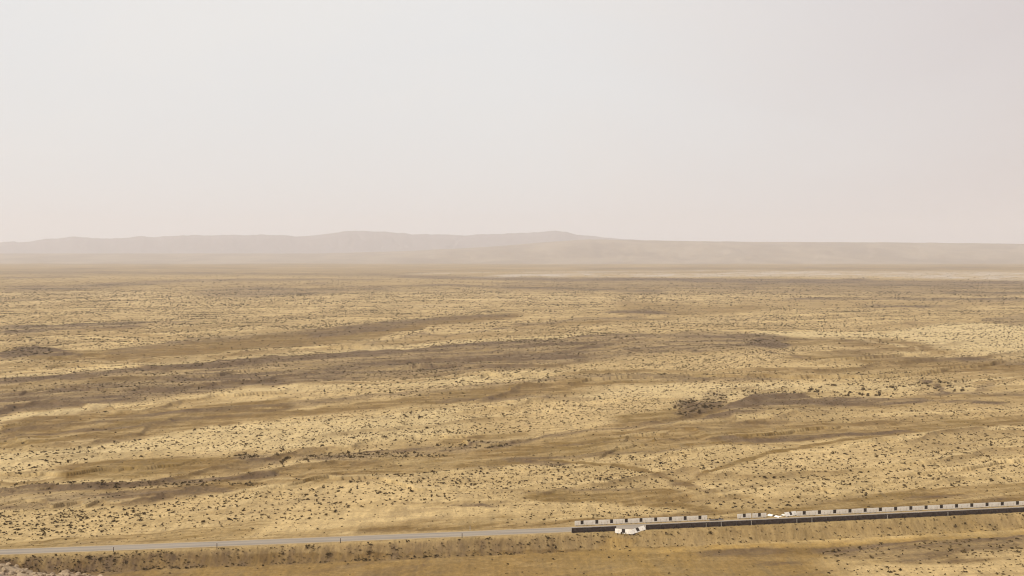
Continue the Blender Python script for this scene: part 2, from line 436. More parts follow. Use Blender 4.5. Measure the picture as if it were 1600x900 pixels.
class NT:
    def __init__(s, nt): s.nt = nt

    def n(s, t, **kw):
        n = s.nt.nodes.new(t)
        for k, v in kw.items(): setattr(n, k, v)
        return n

    def l(s, a, b): s.nt.links.new(a, b)

    def val(s, sock, v):
        if hasattr(v, 'is_output'): s.l(v, sock)
        else: sock.default_value = v

    def math(s, op, a, b=0.0, c=None, clamp=False):
        n = s.n('ShaderNodeMath', operation=op, use_clamp=clamp)
        s.val(n.inputs[0], a); s.val(n.inputs[1], b)
        if c is not None: s.val(n.inputs[2], c)
        return n.outputs[0]

    def mix(s, f, a, b, blend='MIX'):
        n = s.n('ShaderNodeMix', data_type='RGBA', blend_type=blend)
        s.val(n.inputs[0], f)
        for sock, v in ((n.inputs[6], a), (n.inputs[7], b)):
            if hasattr(v, 'is_output'): s.l(v, sock)
            else: sock.default_value = (*v, 1)
        return n.outputs[2]

    def noise(s, vec, scale, detail=4, rough=.6, dist=0.0):
        n = s.n('ShaderNodeTexNoise')
        s.l(vec, n.inputs['Vector'])
        n.inputs['Scale'].default_value = scale; n.inputs['Detail'].default_value = detail
        n.inputs['Roughness'].default_value = rough; n.inputs['Distortion'].default_value = dist
        return n.outputs['Fac']

    def scale(s, vec, sc, rot=(0, 0, 0)):
        n = s.n('ShaderNodeMapping'); s.l(vec, n.inputs[0])
        n.inputs['Scale'].default_value = sc; n.inputs['Rotation'].default_value = rot
        return n.outputs[0]

    def ramp(s, f, a, b, lo=0.0, hi=1.0):
        n = s.n('ShaderNodeMapRange', interpolation_type='SMOOTHSTEP')
        s.val(n.inputs[0], f)
        n.inputs[1].default_value = a; n.inputs[2].default_value = b; n.inputs[3].default_value = lo; n.inputs[4].default_value = hi
        return n.outputs[0]

    def attr(s, name):
        n = s.n('ShaderNodeAttribute'); n.attribute_name = name
        return n.outputs['Fac']


SAND = (.525, .374, .172)
TAN = (.158, .089, .022)
DARK = (.104, .062, .029)
PALE = (.56, .425, .215)
SALT = (.50, .42, .33)
ORANGE = (.42, .265, .082)


def ground_material():
    m, nt, bs = nmat('desert_ground')
    t = NT(nt)
    pos = t.n('ShaderNodeNewGeometry').outputs['Position']
    flat = t.scale(pos, (1, 1, 0))
    big = t.noise(t.scale(flat, (.012, .007, 1), (0, 0, .35)), 1, 5, .6, .6)
    mid = t.noise(t.scale(flat, (.11, .05, 1), (0, 0, .3)), 1, 5, .62)
    fine = t.noise(flat, .75, 4, .65)
    tuft = t.noise(flat, 1.6, 3, .7)
    streak = t.noise(t.scale(flat, (.02, .16, 1), (0, 0, .32)), 1, 4, .62, .4)
    far_speck = t.noise(t.scale(flat, (.22, .035, 1)), 1, 2, .6)
    d = t.attr('dark'); mm = t.attr('tan'); p = t.attr('pale'); sl = t.attr('salt'); og = t.attr('orange'); fc = t.attr('face')
    c = t.mix(t.ramp(big, .35, .65), SAND, tuple(.87 * a for a in SAND))
    c = t.mix(t.ramp(mid, .42, .72, 0, .5), c, (.36, .25, .110))
    c = t.mix(t.math('MULTIPLY', t.ramp(streak, .50, .68), .5), c, (.27, .178, .076))
    c = t.mix(t.math('MULTIPLY', p, .85), c, t.mix(t.ramp(mid, .3, .7), PALE, tuple(.9 * a for a in PALE)))
    # bare tan ground plus the painted dune shade, patchy
    mt = t.math('MULTIPLY', t.math('MULTIPLY', mm, 1.3), t.ramp(t.math('ADD', streak, t.math('MULTIPLY', mid, .6)), .55, .95, 1.15, .62), clamp=True)
    tan2 = t.mix(t.ramp(big, .4, .62), TAN, (.172, .106, .026))
    c = t.mix(mt, c, t.mix(t.ramp(fine, .35, .68), tan2, (.205, .128, .043)))
    c = t.mix(t.math('MULTIPLY', og, .8), c, t.mix(t.ramp(mid, .35, .7), ORANGE, (.30, .2, .075)))
    # dark ground tone, dune crest shade painted in, broken up by sand showing through
    brk = t.math('ADD', t.math('MULTIPLY', fine, .55), t.math('MULTIPLY', streak, .45))
    dm = t.math('MULTIPLY', d, t.ramp(brk, .40, .66, 1.45, .75), clamp=True)
    dcol = t.mix(t.ramp(mid, .35, .65), DARK, (.150, .098, .052))
    c = t.mix(dm, c, dcol)
    c = t.mix(sl, c, t.mix(t.ramp(mid, .4, .6), SALT, (.34, .28, .22)))
    # small dry tufts scattered everywhere but on clean sand
    tm = t.math('MULTIPLY', t.ramp(tuft, .56, .70), t.math('SUBTRACT', .55, t.math('MULTIPLY', p, .4)), clamp=True)
    c = t.mix(tm, c, (.13, .086, .036))
    fs = t.math('MULTIPLY', t.ramp(far_speck, .60, .72), t.math('SUBTRACT', .30, t.math('MULTIPLY', sl, .3)), clamp=True)
    c = t.mix(fs, c, (.13, .095, .05))
    # gritty grain of stones, litter and ripples
    gr = t.noise(t.scale(flat, (1, .45, 1), (0, 0, .12)), .85, 6, .78)
    g2 = t.noise(t.scale(flat, (.3, .03, 1), (0, 0, .05)), 1, 5, .75)
    gm = t.math('ADD', t.ramp(gr, .30, .70, .80, 1.18), t.ramp(g2, .35, .65, -.10, .10))
    cv = t.n('ShaderNodeVectorMath', operation='SCALE'); t.l(c, cv.inputs[0]); t.l(gm, cv.inputs['Scale'])
    c = cv.outputs[0]
    nt.links.new(c, bs.inputs['Base Color'])
    bm = t.n('ShaderNodeBump'); bm.inputs['Strength'].default_value = .6; bm.inputs['Distance'].default_value = .5
    hgt = t.math('ADD', t.math('MULTIPLY', mid, 1.6), t.math('MULTIPLY', fine, .55))
    nt.links.new(hgt, bm.inputs['Height']); nt.links.new(bm.outputs[0], bs.inputs['Normal'])
    return m


def simple(name, col, var=.25, scale=3.0, rough=.9, stain=None, spec=.2):
    m, nt, bs = nmat(name); t = NT(nt)
    co = t.n('ShaderNodeTexCoord').outputs['Object']
    n1 = t.noise(co, scale, 5, .6)
    c = t.mix(t.ramp(n1, .3, .7), tuple(min(1, a * (1 + var)) for a in col), tuple(a * (1 - var) for a in col))
    if stain:
        n2 = t.noise(t.scale(co, (1, 1, .35)), scale * 1.7, 4, .65)
        c = t.mix(t.ramp(n2, .52, .72, 0, .75), c, stain)
    nt.links.new(c, bs.inputs['Base Color'])
    bs.inputs['Roughness'].default_value = rough
    bs.inputs['Specular IOR Level'].default_value = spec
    return m


def foliage_material():
    m, nt, bs = nmat('dry_foliage'); t = NT(nt)
    a = t.attr('tint')
    c = t.mix(t.ramp(a, 0, .6), (.050, .031, .009), (.095, .060, .020))
    c = t.mix(t.ramp(a, .6, 1), c, (.19, .128, .056))
    nt.links.new(c, bs.inputs['Base Color'])
    return m


def rock_material():
    m, nt, bs = nmat('pale_stone'); t = NT(nt)
    g = t.n('ShaderNodeNewGeometry').outputs['Position']
    n1 = t.noise(g, 1.2, 5, .65); n2 = t.noise(g, .35, 3, .6)
    c = t.mix(t.ramp(n1, .35, .7), (.40, .30, .19), (.20, .14, .085))
    c = t.mix(t.ramp(n2, .5, .7, 0, .6), c, (.30, .22, .16))
    nt.links.new(c, bs.inputs['Base Color'])
    bm = t.n('ShaderNodeBump'); bm.inputs['Strength'].default_value = .5; bm.inputs['Distance'].default_value = .15
    nt.links.new(t.noise(g, 4, 5, .7), bm.inputs['Height']); nt.links.new(bm.outputs[0], bs.inputs['Normal'])
    return m


def asphalt_material():
    m, nt, bs = nmat('worn_asphalt'); t = NT(nt)
    pos = t.n('ShaderNodeNewGeometry').outputs['Position']
    ac = t.attr('across')
    n1 = t.noise(t.scale(pos, (.05, .4, 0)), 1, 5, .6)
    n2 = t.noise(pos, 1.5, 4, .7)
    c = t.mix(t.ramp(n1, .35, .65), (.31, .262, .205), (.255, .217, .176))
    c = t.mix(t.ramp(n2, .4, .7, 0, .35), c, (.32, .25, .175))
    # sand blown over the edges, worn wheel lanes
    e = t.ramp(t.math('ADD', t.math('ABSOLUTE', ac), t.math('MULTIPLY', n2, .35)), .85, 1.2)
    c = t.mix(t.math('MULTIPLY', e, .85), c, (.42, .30, .155))
    lane = t.ramp(t.math('ABSOLUTE', t.math('SUBTRACT', t.math('ABSOLUTE', ac), .5)), .05, .28, .35, 0)
    c = t.mix(lane, c, (.175, .152, .128))
    nt.links.new(c, bs.inputs['Base Color'])
    bs.inputs['Roughness'].default_value = .85
    return m


def hill_material(name, c1, c2, sc):
    m, nt, bs = nmat(name); t = NT(nt)
    pos = t.n('ShaderNodeNewGeometry').outputs['Position']
    n1 = t.noise(t.scale(pos, (sc, sc * .5, sc * 3)), 1, 6, .6, .5)
    nt.links.new(t.mix(t.ramp(n1, .35, .65), c1, c2), bs.inputs['Base Color'])
    return m


M_GROUND = ground_material()
M_ASPH = asphalt_material()
M_FOL = foliage_material()
M_ROCK = rock_material()
M_WHITE = simple('chalky_white_paint', (.86, .80, .70), .06, 1.4, .8, stain=(.60, .50, .37))
M_BACK = simple('dark_brown_board', (.062, .046, .040), .3, 1.2, .85, stain=(.10, .078, .06))
M_SQUARE = simple('dark_grating', (.050, .038, .032), .3, 3, .8, stain=(.11, .085, .06))
M_POST = simple('pale_metal_post', (.5, .46, .4), .15, 4, .6)
M_DARKPOST = simple('dark_metal_post', (.07, .06, .055), .2, 4, .7)
M_REFL = simple('orange_reflector', (.32, .16, .08), .15, 6, .5)

# ------------------------------------------------------------------ ground sheet
R_MAX = 24000.0
w_rows = np.concatenate([np.arange(535, 60, -.6), np.arange(60, 20, -.4)])
d_rows = FPX * CAMZ / w_rows
d_near = np.geomspace(4, d_rows[0] * .985, 36)
d_far = np.geomspace(d_rows[-1], R_MAX, 60)[1:]
DD = np.concatenate([d_near, d_rows, d_far])
az_in = np.arctan(np.linspace(-.60, .60, 1600))
az_out = np.linspace(az_in[-1], 2 * math.pi + az_in[0], 60)[1:-1]
AZ = np.concatenate([az_in, az_out])
# the plain is spread on rings: Y = D for the viewed wedge so that rows stay parallel to the road
ring = np.where(np.arange(len(AZ)) < len(az_in), 1 / np.cos(AZ), 1 / math.cos(az_in[-1]))
Xg = (DD[:, None] * ring[None, :] * np.sin(AZ)[None, :])
Yg = (DD[:, None] * ring[None, :] * np.cos(AZ)[None, :])
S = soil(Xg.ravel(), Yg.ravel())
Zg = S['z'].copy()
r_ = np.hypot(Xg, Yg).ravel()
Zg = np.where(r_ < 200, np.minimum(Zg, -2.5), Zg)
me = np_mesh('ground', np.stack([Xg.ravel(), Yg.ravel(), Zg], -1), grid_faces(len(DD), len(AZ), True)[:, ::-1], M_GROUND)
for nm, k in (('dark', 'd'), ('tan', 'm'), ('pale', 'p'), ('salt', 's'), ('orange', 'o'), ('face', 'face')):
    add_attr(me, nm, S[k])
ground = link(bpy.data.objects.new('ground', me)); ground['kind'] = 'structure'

# ------------------------------------------------------------------ road
rx = np.linspace(-420, 420, 700)
ac = np.linspace(-1, 1, 13)
sl = road_slope(rx); ny = 1 / np.sqrt(1 + sl * sl); nx = -sl * ny
HW = 3.15
edge = .12 * fbm(rx * .4, rx * 0, 5, 3)
half = HW + edge
PX = rx[:, None] + nx[:, None] * ac[None, :] * half[:, None]
PY = road_y(rx)[:, None] + ny[:, None] * ac[None, :] * half[:, None]
PZ = ROADZ + .03 + .06 * (1 - ac[None, :] ** 2) + 0 * PX
me = np_mesh('road', np.stack([PX, PY, PZ], -1).reshape(-1, 3), grid_faces(len(rx), len(ac))[:, ::-1], M_ASPH)
add_attr(me, 'across', np.broadcast_to(ac[None, :], PX.shape))
road = link(bpy.data.objects.new('road', me)); road['kind'] = 'structure'


def on_road(u, off, zref=ROADZ):
    """point at lateral offset off (m, + = far side) on the sight column u"""
    X = 0.0
    k = (u - 800) / FPX
    for _ in range(30):
        s = float(road_slope(np.array(X))); c = 1 / math.sqrt(1 + s * s)
        Y = float(road_y(np.array(X))) + off / c
        dep = Y * CP - (zref - CAMZ) * SP
        X = k * dep
    return X, Y, math.atan(s)


# ------------------------------------------------------------------ far plateau and hills
def ridge_mesh(name, prof, dist, depth, base_z, mat, seed, nu=420, nd=70, rough=1.0, pw=1.0, us=(-500, 2100), jag=.35):
    us_ = np.linspace(us[0], us[1], nu)
    t = np.linspace(0, 1, nd)
    vv = np.interp(us_, *zip(*prof))
    vv = vv - jag * .55 * fbm(us_ * .024, us_ * 0, seed + 31, 5, .62) * (1 - .7 * sstep(950, 1000, us_))
    crest_z = CAMZ + (VH - vv) / FPX * (dist + depth)
    U, T = np.meshgrid(us_, t)
    D = dist + depth * T * 1.35
    X = (U - 800) / FPX * D
    tt = np.clip(T * 1.0, 0, 1)
    T1 = T * 1.35
    rise = np.where(T1 < 1, sstep(0, 1, T1) ** pw, 1 - .5 * sstep(1, 1.35, T1))
    n = fbm(U * .02, T1 * 3, seed, 5, .55)
    gul = -np.abs(fbm(U * .035 + .6 * n, T1 * .9, seed + 5, 4, .55))
    C = np.broadcast_to(crest_z[None, :], U.shape)
    H = base_z + (C - base_z) * rise + (C - base_z) * rough * (.10 * n + .16 * gul + .05) * np.sin(np.clip(T1, 0, 1) * math.pi) ** .8
    return np_mesh(name, np.stack([X, D, H], -1).reshape(-1, 3), grid_faces(nd, nu)[:, ::1], mat)


M_HILL = hill_material('hazy_rock', (.225, .188, .175), (.205, .170, .157), .004)
M_PLAT = hill_material('hazy_slope', (.31, .245, .175), (.24, .185, .135), .0022)
hp = [(-500, 384), (0, 379), (20, 378), (30, 380), (60, 374.5), (100, 371.5), (120, 370), (150, 371.5), (165, 373), (205, 371), (220, 369), (240, 370.5), (290, 368), (305, 366.5), (330, 368), (410, 366.5), (440, 368), (470, 369), (520, 365), (535, 361.5), (560, 361), (590, 361.5), (620, 364), (680, 367), (720, 367), (770, 366), (790, 365), (820, 364.5), (845, 362.5), (868, 360.3), (884, 362), (900, 366.5), (920, 368), (950, 372), (980, 374), (1030, 376.5), (1200, 384), (2100, 386)]
far_hills = link(bpy.data.objects.new('hills', ridge_mesh('hills', hp, 14000, 3200, -6, M_HILL, 101, 1400, 110, .38, 1.5, jag=2.6)))
far_hills['kind'] = 'structure'
pp = [(-500, 396), (500, 396), (640, 392), (760, 386), (860, 378), (920, 374), (1000, 375.5), (1100, 377.2), (1200, 378), (1400, 379), (1600, 381), (2100, 385)]
plateau = link(bpy.data.objects.new('plateau', ridge_mesh('plateau', pp, 8200, 3200, -6, M_PLAT, 131, 520, 90, .5, .8)))
plateau['kind'] = 'structure'

# ------------------------------------------------------------------ the hill the camera stands on, with a stony spur at the left
hx = np.linspace(-190, 60, 320); hy = np.linspace(-120, 262, 420)
HX, HY = np.meshgrid(hx, hy)


def hill_z(X, Y):
    r = np.hypot(X, Y)
    z = 76.2 * np.exp(-(r / 62) ** 1.25) - 3.2
    sx = 24.6 - .0030 * np.maximum(0, X + 95) ** 2 - .0022 * np.maximum(0, -100 - X) ** 2
    cy = np.where(Y > 196, np.exp(-((Y - 196) / 26) ** 2), np.exp(-((196 - Y) / 95) ** 2))
    spur = np.maximum(sx, -3) * cy - 3.2 * (1 - cy)
    k = 3.0
    z2 = np.maximum(z, spur) + np.log1p(np.exp(-np.abs(z - spur) / k)) * k * .6
    n = .55 * fbm(X * .3, Y * .3, 211, 4, .6) + .9 * fbm(X * .06, Y * .06, 213, 3)
    z2 = np.where(z2 < 2.5, -9 + 11.5 * np.exp((z2 - 2.5) / 4.5), z2)
    ed = np.minimum(np.minimum(X + 188, 58 - X), np.minimum(Y + 118, 260 - Y))
    z2 = np.where(r > 12, z2 + n * sstep(-3, 4, z2), np.minimum(z2, 73.3))
    return -9 + (z2 + 9) * sstep(0, 14, ed)


HZ = hill_z(HX, HY)
me = np_mesh('hill', np.stack([HX, HY, HZ], -1).reshape(-1, 3), grid_faces(len(hy), len(hx)), M_ROCK)
hill = link(bpy.data.objects.new('hill', me)); hill['kind'] = 'structure'


# ------------------------------------------------------------------ rocks
def rock_arrays(seed):
    r = np.random.default_rng(seed)
    import bmesh
    bm = bmesh.new(); bmesh.ops.create_icosphere(bm, subdivisions=2, radius=.5)
    sx, sy, sz = r.uniform(.8, 1.3), r.uniform(.7, 1.1), r.uniform(.5, .8)
    P = np.array([v.co[:] for v in bm.verts])
    n = .35 * perlin(P[:, 0] * 2.2 + seed, P[:, 1] * 2.2 + P[:, 2] * 1.7, seed)
    for k in range(7):                                   # chop flat facets
        nn = r.normal(size=3); nn /= np.linalg.norm(nn); h = r.uniform(.30, .42)
        dd = P @ nn
        P = P - np.maximum(dd - h, 0)[:, None] * nn[None, :]
    P = P * (1 + n[:, None] * .5) * np.array([sx, sy, sz])
    F = np.array([[v.index for v in f.verts] for f in bm.faces]); bm.free()
    return P, F


ROCKS = [rock_arrays(300 + i) for i in range(7)]
pts = []
while len(pts) < 900:
    X = random.uniform(-118, -62); Y = random.uniform(150, 226)
    z = float(hill_z(np.array([X]), np.array([Y]))[0])
    if z < 8: continue
    u, v = project(np.array([X]), np.array([Y]), np.array([z]))
    if -70 < u[0] < 190: pts.append((X, Y, z, float(u[0]), float(v[0]), random.uniform(.35, 1.0) ** 1.6 * 1.5))
vis = [p for p in pts if 0 < p[3] < 125 and p[4] < 906]
vis.sort(key=lambda p: -p[5])
single = set(id(p) for p in vis[:60])
rock_me = [np_mesh('rock', P, F, M_ROCK, False) for P, F in ROCKS]
rock_places = [('pale angular stone high on the rubble spur at the lower left corner', lambda p: p[4] < 889),
               ('tan stone on the right hand slope of the rubble spur below the road', lambda p: p[3] > 70),
               ('weathered stone low on the rubble spur near the bottom left frame edge', lambda p: True)]
VV, FF, off = [], [], 0
for p in pts:
    i = random.randrange(7); a = random.uniform(0, 6.28); s = p[5]
    if id(p) in single:
        o = link(bpy.data.objects.new('rock', rock_me[i]))
        o.location = (p[0], p[1], p[2] + .12 * s); o.rotation_euler = (random.uniform(-.3, .3), random.uniform(-.3, .3), a); o.scale = (s, s, s)
        lab = next(l for l, f in rock_places if f(p))
        o['label'] = lab; o['category'] = 'rock'; o['group'] = lab.replace('stone', 'stones', 1)
    else:
        P, F = ROCKS[i]; c, n_ = math.cos(a), math.sin(a)
        Q = P * s
        VV.append(np.stack([Q[:, 0] * c - Q[:, 1] * n_ + p[0], Q[:, 0] * n_ + Q[:, 1] * c + p[1], Q[:, 2] + p[2] + .1 * s], -1))
        FF.append(F + off); off += len(P)
rub = link(bpy.data.objects.new('rubble', np_mesh('rubble', np.concatenate(VV), np.concatenate(FF), M_ROCK, False)))
rub['kind'] = 'stuff'; rub['label'] = 'loose pale rubble covering the stony spur at lower left'; rub['category'] = 'rubble'


# ------------------------------------------------------------------ scrub
def shrub_template(seed, n, upright, size):
    """unit bush: leaf clumps as small quads through a low dome, twigs as thin blades"""
    r = np.random.default_rng(seed)
    V = []
    lob = r.normal(0, .28, (4, 2)); lobh = r.uniform(.5, 1.0, 4)
    for i in range(n):
        k = r.integers(4)
        a = r.uniform(0, 2 * math.pi); rad = math.sqrt(r.uniform(0, 1)) * (.30 if upright else .40)
        x, y = lob[k] * (.7 if upright else 1) + rad * np.array([math.cos(a), math.sin(a)])
        top = lobh[k] * (1 - .9 * (rad / .45) ** 2) * (1.0 if upright else .72)
        z = r.uniform(.0, 1) ** .8 * max(top, .08)
        sz = size * r.uniform(.6, 1.4)
        if upright and i % 2 == 0:                       # twig blade from the root
            b = np.array([x * .15, y * .15, 0]); tp = np.array([x, y, max(z, .3) + .15])
            w = np.array([-math.sin(a), math.cos(a), 0]) * .028 * (size / .16)
            V.append([b - w, b + w, tp + w * .6, tp - w * .6])
        else:
            nn = r.normal(size=3); nn /= np.linalg.norm(nn)
            t1 = np.cross(nn, [0, 0, 1.01]); t1 /= np.linalg.norm(t1) + 1e-6
            t2 = np.cross(nn, t1)
            c = np.array([x, y, z + .04])
            V.append([c - t1 * sz - t2 * sz * .6, c + t1 * sz * .8 - t2 * sz * .7, c + t1 * sz + t2 * sz * .7, c - t1 * sz * .7 + t2 * sz * .6])
    return np.array(V).reshape(-1, 3)


TPL = {0: [shrub_template(500 + i, 30, i % 3 == 0, .17) for i in range(9)],
       1: [shrub_template(600 + i, 16, i % 4 == 0, .22) for i in range(8)],
       2: [shrub_template(700 + i, 6, False, .34) for i in range(8)]}

# candidate positions: uniform over the ground inside distance shells, thinned by the scrub map
cand = []
shells = [(283, 420, 1 / 2.2), (420, 640, 1 / 3.), (640, 1000, 1 / 5.), (1000, 1700, 1 / 10.), (1700, 2900, 1 / 26.), (2900, 5200, 1 / 80.)]
for d0, d1, rho in shells:
    area = .5 * 1.12 * (d1 ** 2 - d0 ** 2)
    n = int(area * rho)
    Y = np.sqrt(rng.uniform(d0 ** 2, d1 ** 2, n)); X = rng.uniform(-.56, .56, n) * Y
    # clumping: half of them move towards a neighbour
    SS = soil(X, Y)
    keep = rng.uniform(0, 1, n) < SS['dens'] * .9 * (1 - .9 * sstep(2200, 5000, Y))
    X, Y = X[keep], Y[keep]
    base = np.interp(d0, [283, 420, 640, 1000, 1700, 2900], [.30, .34, .54, .76, 1.05, 1.3])
    sz = base * np.exp(np.clip(rng.normal(0, .40, len(X)), -1.2, .85))
    u, v = SS['u'][keep], SS['v'][keep]
    # tall stragglers on the open dune at the left, small scrub in front of the road
    big = (v > 640) & (v < 745) & (u > -100) & (u < 720)
    sz = np.where(big & (rng.uniform(0, 1, len(X)) < .07), sz * 2.1, sz)
    sz = np.where(SS['face'][keep] > .4, sz * .95, sz)
    cand.append(np.stack([X, Y, SS['z'][keep], sz, u, v, SS['d'][keep], SS['face'][keep]], -1))


# the dotted fields: regular low bushes
for d0, d1, rho in ((283, 440, 1 / 6.5), (440, 640, 1 / 8.5)):
    n = int(.5 * (d1 ** 2 - d0 ** 2) * rho)
    Y = np.sqrt(rng.uniform(d0 ** 2, d1 ** 2, n)); X = rng.uniform(-.5, .5, n) * Y
    SS = soil(X, Y)
    k = rng.uniform(0, 1, n) < SS['fld'] * np.clip(.85 + .55 * fbm(X * .02, Y * .012, 431, 3), .25, 1) * (np.abs(road_d(X, Y)) > 6)
    X, Y = X[k], Y[k]
    cand.append(np.stack([X, Y, SS['z'][k], .56 * np.exp(np.clip(rng.normal(0, .30, len(X)), -.7, .8)), SS['u'][k], SS['v'][k], SS['d'][k], SS['face'][k]], -1))


def cluster(u0, v0, ru, rv, n, s0):
    a = rng.uniform(0, 6.283, n); r = np.sqrt(rng.uniform(0, 1, n))
    u = u0 + ru * r * np.cos(a); v = v0 + rv * r * np.sin(a)
    X, Y = ground_pt(u, v, 0.0)
    SS = soil(X, Y)
    cand.append(np.stack([X, Y, SS['z'], s0 * np.exp(rng.normal(0, .35, n)), u, v, SS['d'], SS['face']], -1))


cluster(1078, 638, 25, 15, 95, 1.0)
cluster(1116, 626, 20, 15, 68, .95)
cluster(1330, 611, 75, 10, 70, 1.25)
cluster(1450, 606, 70, 10, 45, 1.15)
cluster(1180, 606, 70, 9, 26, 1.1)
cluster(445, 714, 16, 9, 26, .8)
cluster(385, 716, 20, 6, 24, .75)
cluster(200, 758, 220, 5, 260, .55)
cluster(590, 712, 110, 6, 260, .55)
cluster(740, 697, 60, 4, 80, .6)
# the overgrown road bank
nb = 7500
Xb = rng.uniform(-150, 165, nb); Yb = road_y(Xb) - rng.uniform(4.9, 10.6, nb)
Sb = soil(Xb, Yb)
kb = rng.uniform(0, 1, nb) < np.interp(Sb['u'], [0, 300, 640, 900, 1050, 1600], [.75, .6, .45, .32, .16, .22]) * np.clip(.62 + .9 * fbm(Xb * .13, Yb * .2, 401, 3), .1, 1)
Xb, Yb = Xb[kb], Yb[kb]
cand.append(np.stack([Xb, Yb, Sb['z'][kb], .33 * np.exp(rng.normal(0, .40, len(Xb))), Sb['u'][kb], Sb['v'][kb], Sb['d'][kb], Sb['face'][kb]], -1))
cluster(60, 821, 100, 16, 70, .62)
cluster(150, 815, 100, 18, 70, .5)
cluster(40, 553, 45, 5, 60, 1.3)
ALL = np.concatenate(cand)
# seen size in pixels, largest become single shrubs
Dp = ALL[:, 1]
inside = (ALL[:, 4] > 4) & (ALL[:, 4] < 1596) & (ALL[:, 5] < 897)
hill_hide = (ALL[:, 4] < 130) & (ALL[:, 5] > 878)
app = np.where(inside & ~hill_hide, ALL[:, 3] / Dp, 0)
order = np.argsort(-app)
single_idx = order[:300]
is_single = np.zeros(len(ALL), bool); is_single[single_idx] = True
open('/tmp/n.txt', 'w').write(str(len(ALL)))

tpl_me = []
for i, T in enumerate(TPL[0]):
    n = len(T) // 4
    mm = np_mesh('desert_shrub', T, np.arange(n * 4).reshape(-1, 4), M_FOL, False)
    add_attr(mm, 'tint', np.repeat(np.random.default_rng(i).uniform(.05, .75, n), 4))
    tpl_me.append(mm)

look = ['sparse upright twiggy', 'low rounded dark brown', 'spreading grey brown']


def place(u, v, fc):
    if fc > .4 or v > 838 + (800 - u) * .042:
        if u < 330: return 'on the gullied bank below the left stretch of road'
        if u < 640: return 'on the road bank left of the middle'
        if u < 1000: return 'on the road bank before the gap in the barriers'
        return 'on the dark flat below the right hand barriers'
    if v > 770 and u < 260: return 'in the thick scrub just beyond the left road end'
    if v > 770 and u < 560: return 'on the sand beyond the road right of the first posts'
    if v > 770 and u < 900: return 'on the sand beyond the road left of the barriers'
    if v > 770: return 'on the tan flat behind the far barrier row'
    if v > 735 and u < 500: return 'in the grey scrub ribbon under the pale left dune'
    if v > 640 and u < 200: return 'on the far left end of the pale dune'
    if v > 640 and u < 480: return 'on the open pale dune slope at left'
    if v > 640 and u < 760: return 'on the pale dune slope left of the middle'
    if v > 640 and u < 1020: return 'on the sand left of the forked track'
    if v > 655 and u < 1200: return 'inside the fork of the sandy tracks'
    if v > 655: return 'on the evenly dotted sand at right'
    if 1045 < u < 1140 and v > 600: return 'in the dark thicket beside the brown hump'
    if u > 1140 and v > 600: return 'on the yellow dune behind the brown hump'
    if u < 130 and v < 570: return 'on the small dark mound at the left edge'
    if v > 560: return 'on the sand above the long crest line'
    return 'on the far sand beyond the long dark belt'


for j in single_idx:
    X, Y, Z, s, u, v, dk, fc = ALL[j]
    k = int(rng.integers(9)); kind = 0 if k % 3 == 0 else 1 + (k % 2)
    o = link(bpy.data.objects.new('desert_shrub', tpl_me[k]))
    o.location = (X, Y, Z - .03)
    o.rotation_euler = (0, 0, float(rng.uniform(0, 6.28)))
    o.scale = (s, s, s * float(rng.uniform(.7, 1.05)))
    lab = look[kind] + ' shrub ' + place(u, v, fc)
    o['label'] = lab; o['category'] = 'shrub'; o['group'] = lab.replace('shrub', 'shrubs')

rest = ALL[~is_single]
pxs = rest[:, 3] / rest[:, 1] * 1235
lod = np.where(pxs > 2.0, 0, np.where(pxs > 1.1, 1, 2))
VV, TT = [], []
for L in (0, 1, 2):
    tp = TPL[L]
    pick = rng.integers(0, len(tp), len(rest))
    for k, T in enumerate(tp):
        sel = rest[(lod == L) & (pick == k)]
        if not len(sel): continue
        a = rng.uniform(0, 6.283, len(sel)); c, s_ = np.cos(a)[:, None], np.sin(a)[:, None]
        S1 = sel[:, 3:4]; hs = S1 * rng.uniform(.6, 1.05, (len(sel), 1))
        x = (T[None, :, 0] * c - T[None, :, 1] * s_) * S1 + sel[:, 0:1]
        y = (T[None, :, 0] * s_ + T[None, :, 1] * c) * S1 + sel[:, 1:2]
        z = T[None, :, 2] * hs + sel[:, 2:3] - .03
        VV.append(np.stack([x, y, z], -1).reshape(-1, 3))
        base = np.clip(rng.normal(.42, .24, (len(sel), 1)), 0, 1)
        tint = np.repeat(np.clip(base + rng.normal(0, .14, (len(sel), len(T) // 4)), 0, 1), 4, axis=1)
        TT.append(tint.reshape(-1))
V = np.concatenate(VV); T_ = np.concatenate(TT)
me = np_mesh('desert_scrub', V, np.arange(len(V)).reshape(-1, 4), M_FOL, False)
add_attr(me, 'tint', T_)
scrub = link(bpy.data.objects.new('desert_scrub', me)); scrub['kind'] = 'stuff'
scrub['label'] = 'countless small dry shrubs dotting the whole plain'; scrub['category'] = 'scrub'
print('scrub quads', len(V) // 4)

# ------------------------------------------------------------------ barrier panels
PL, PH, PT = 4.15, 1.36, .14


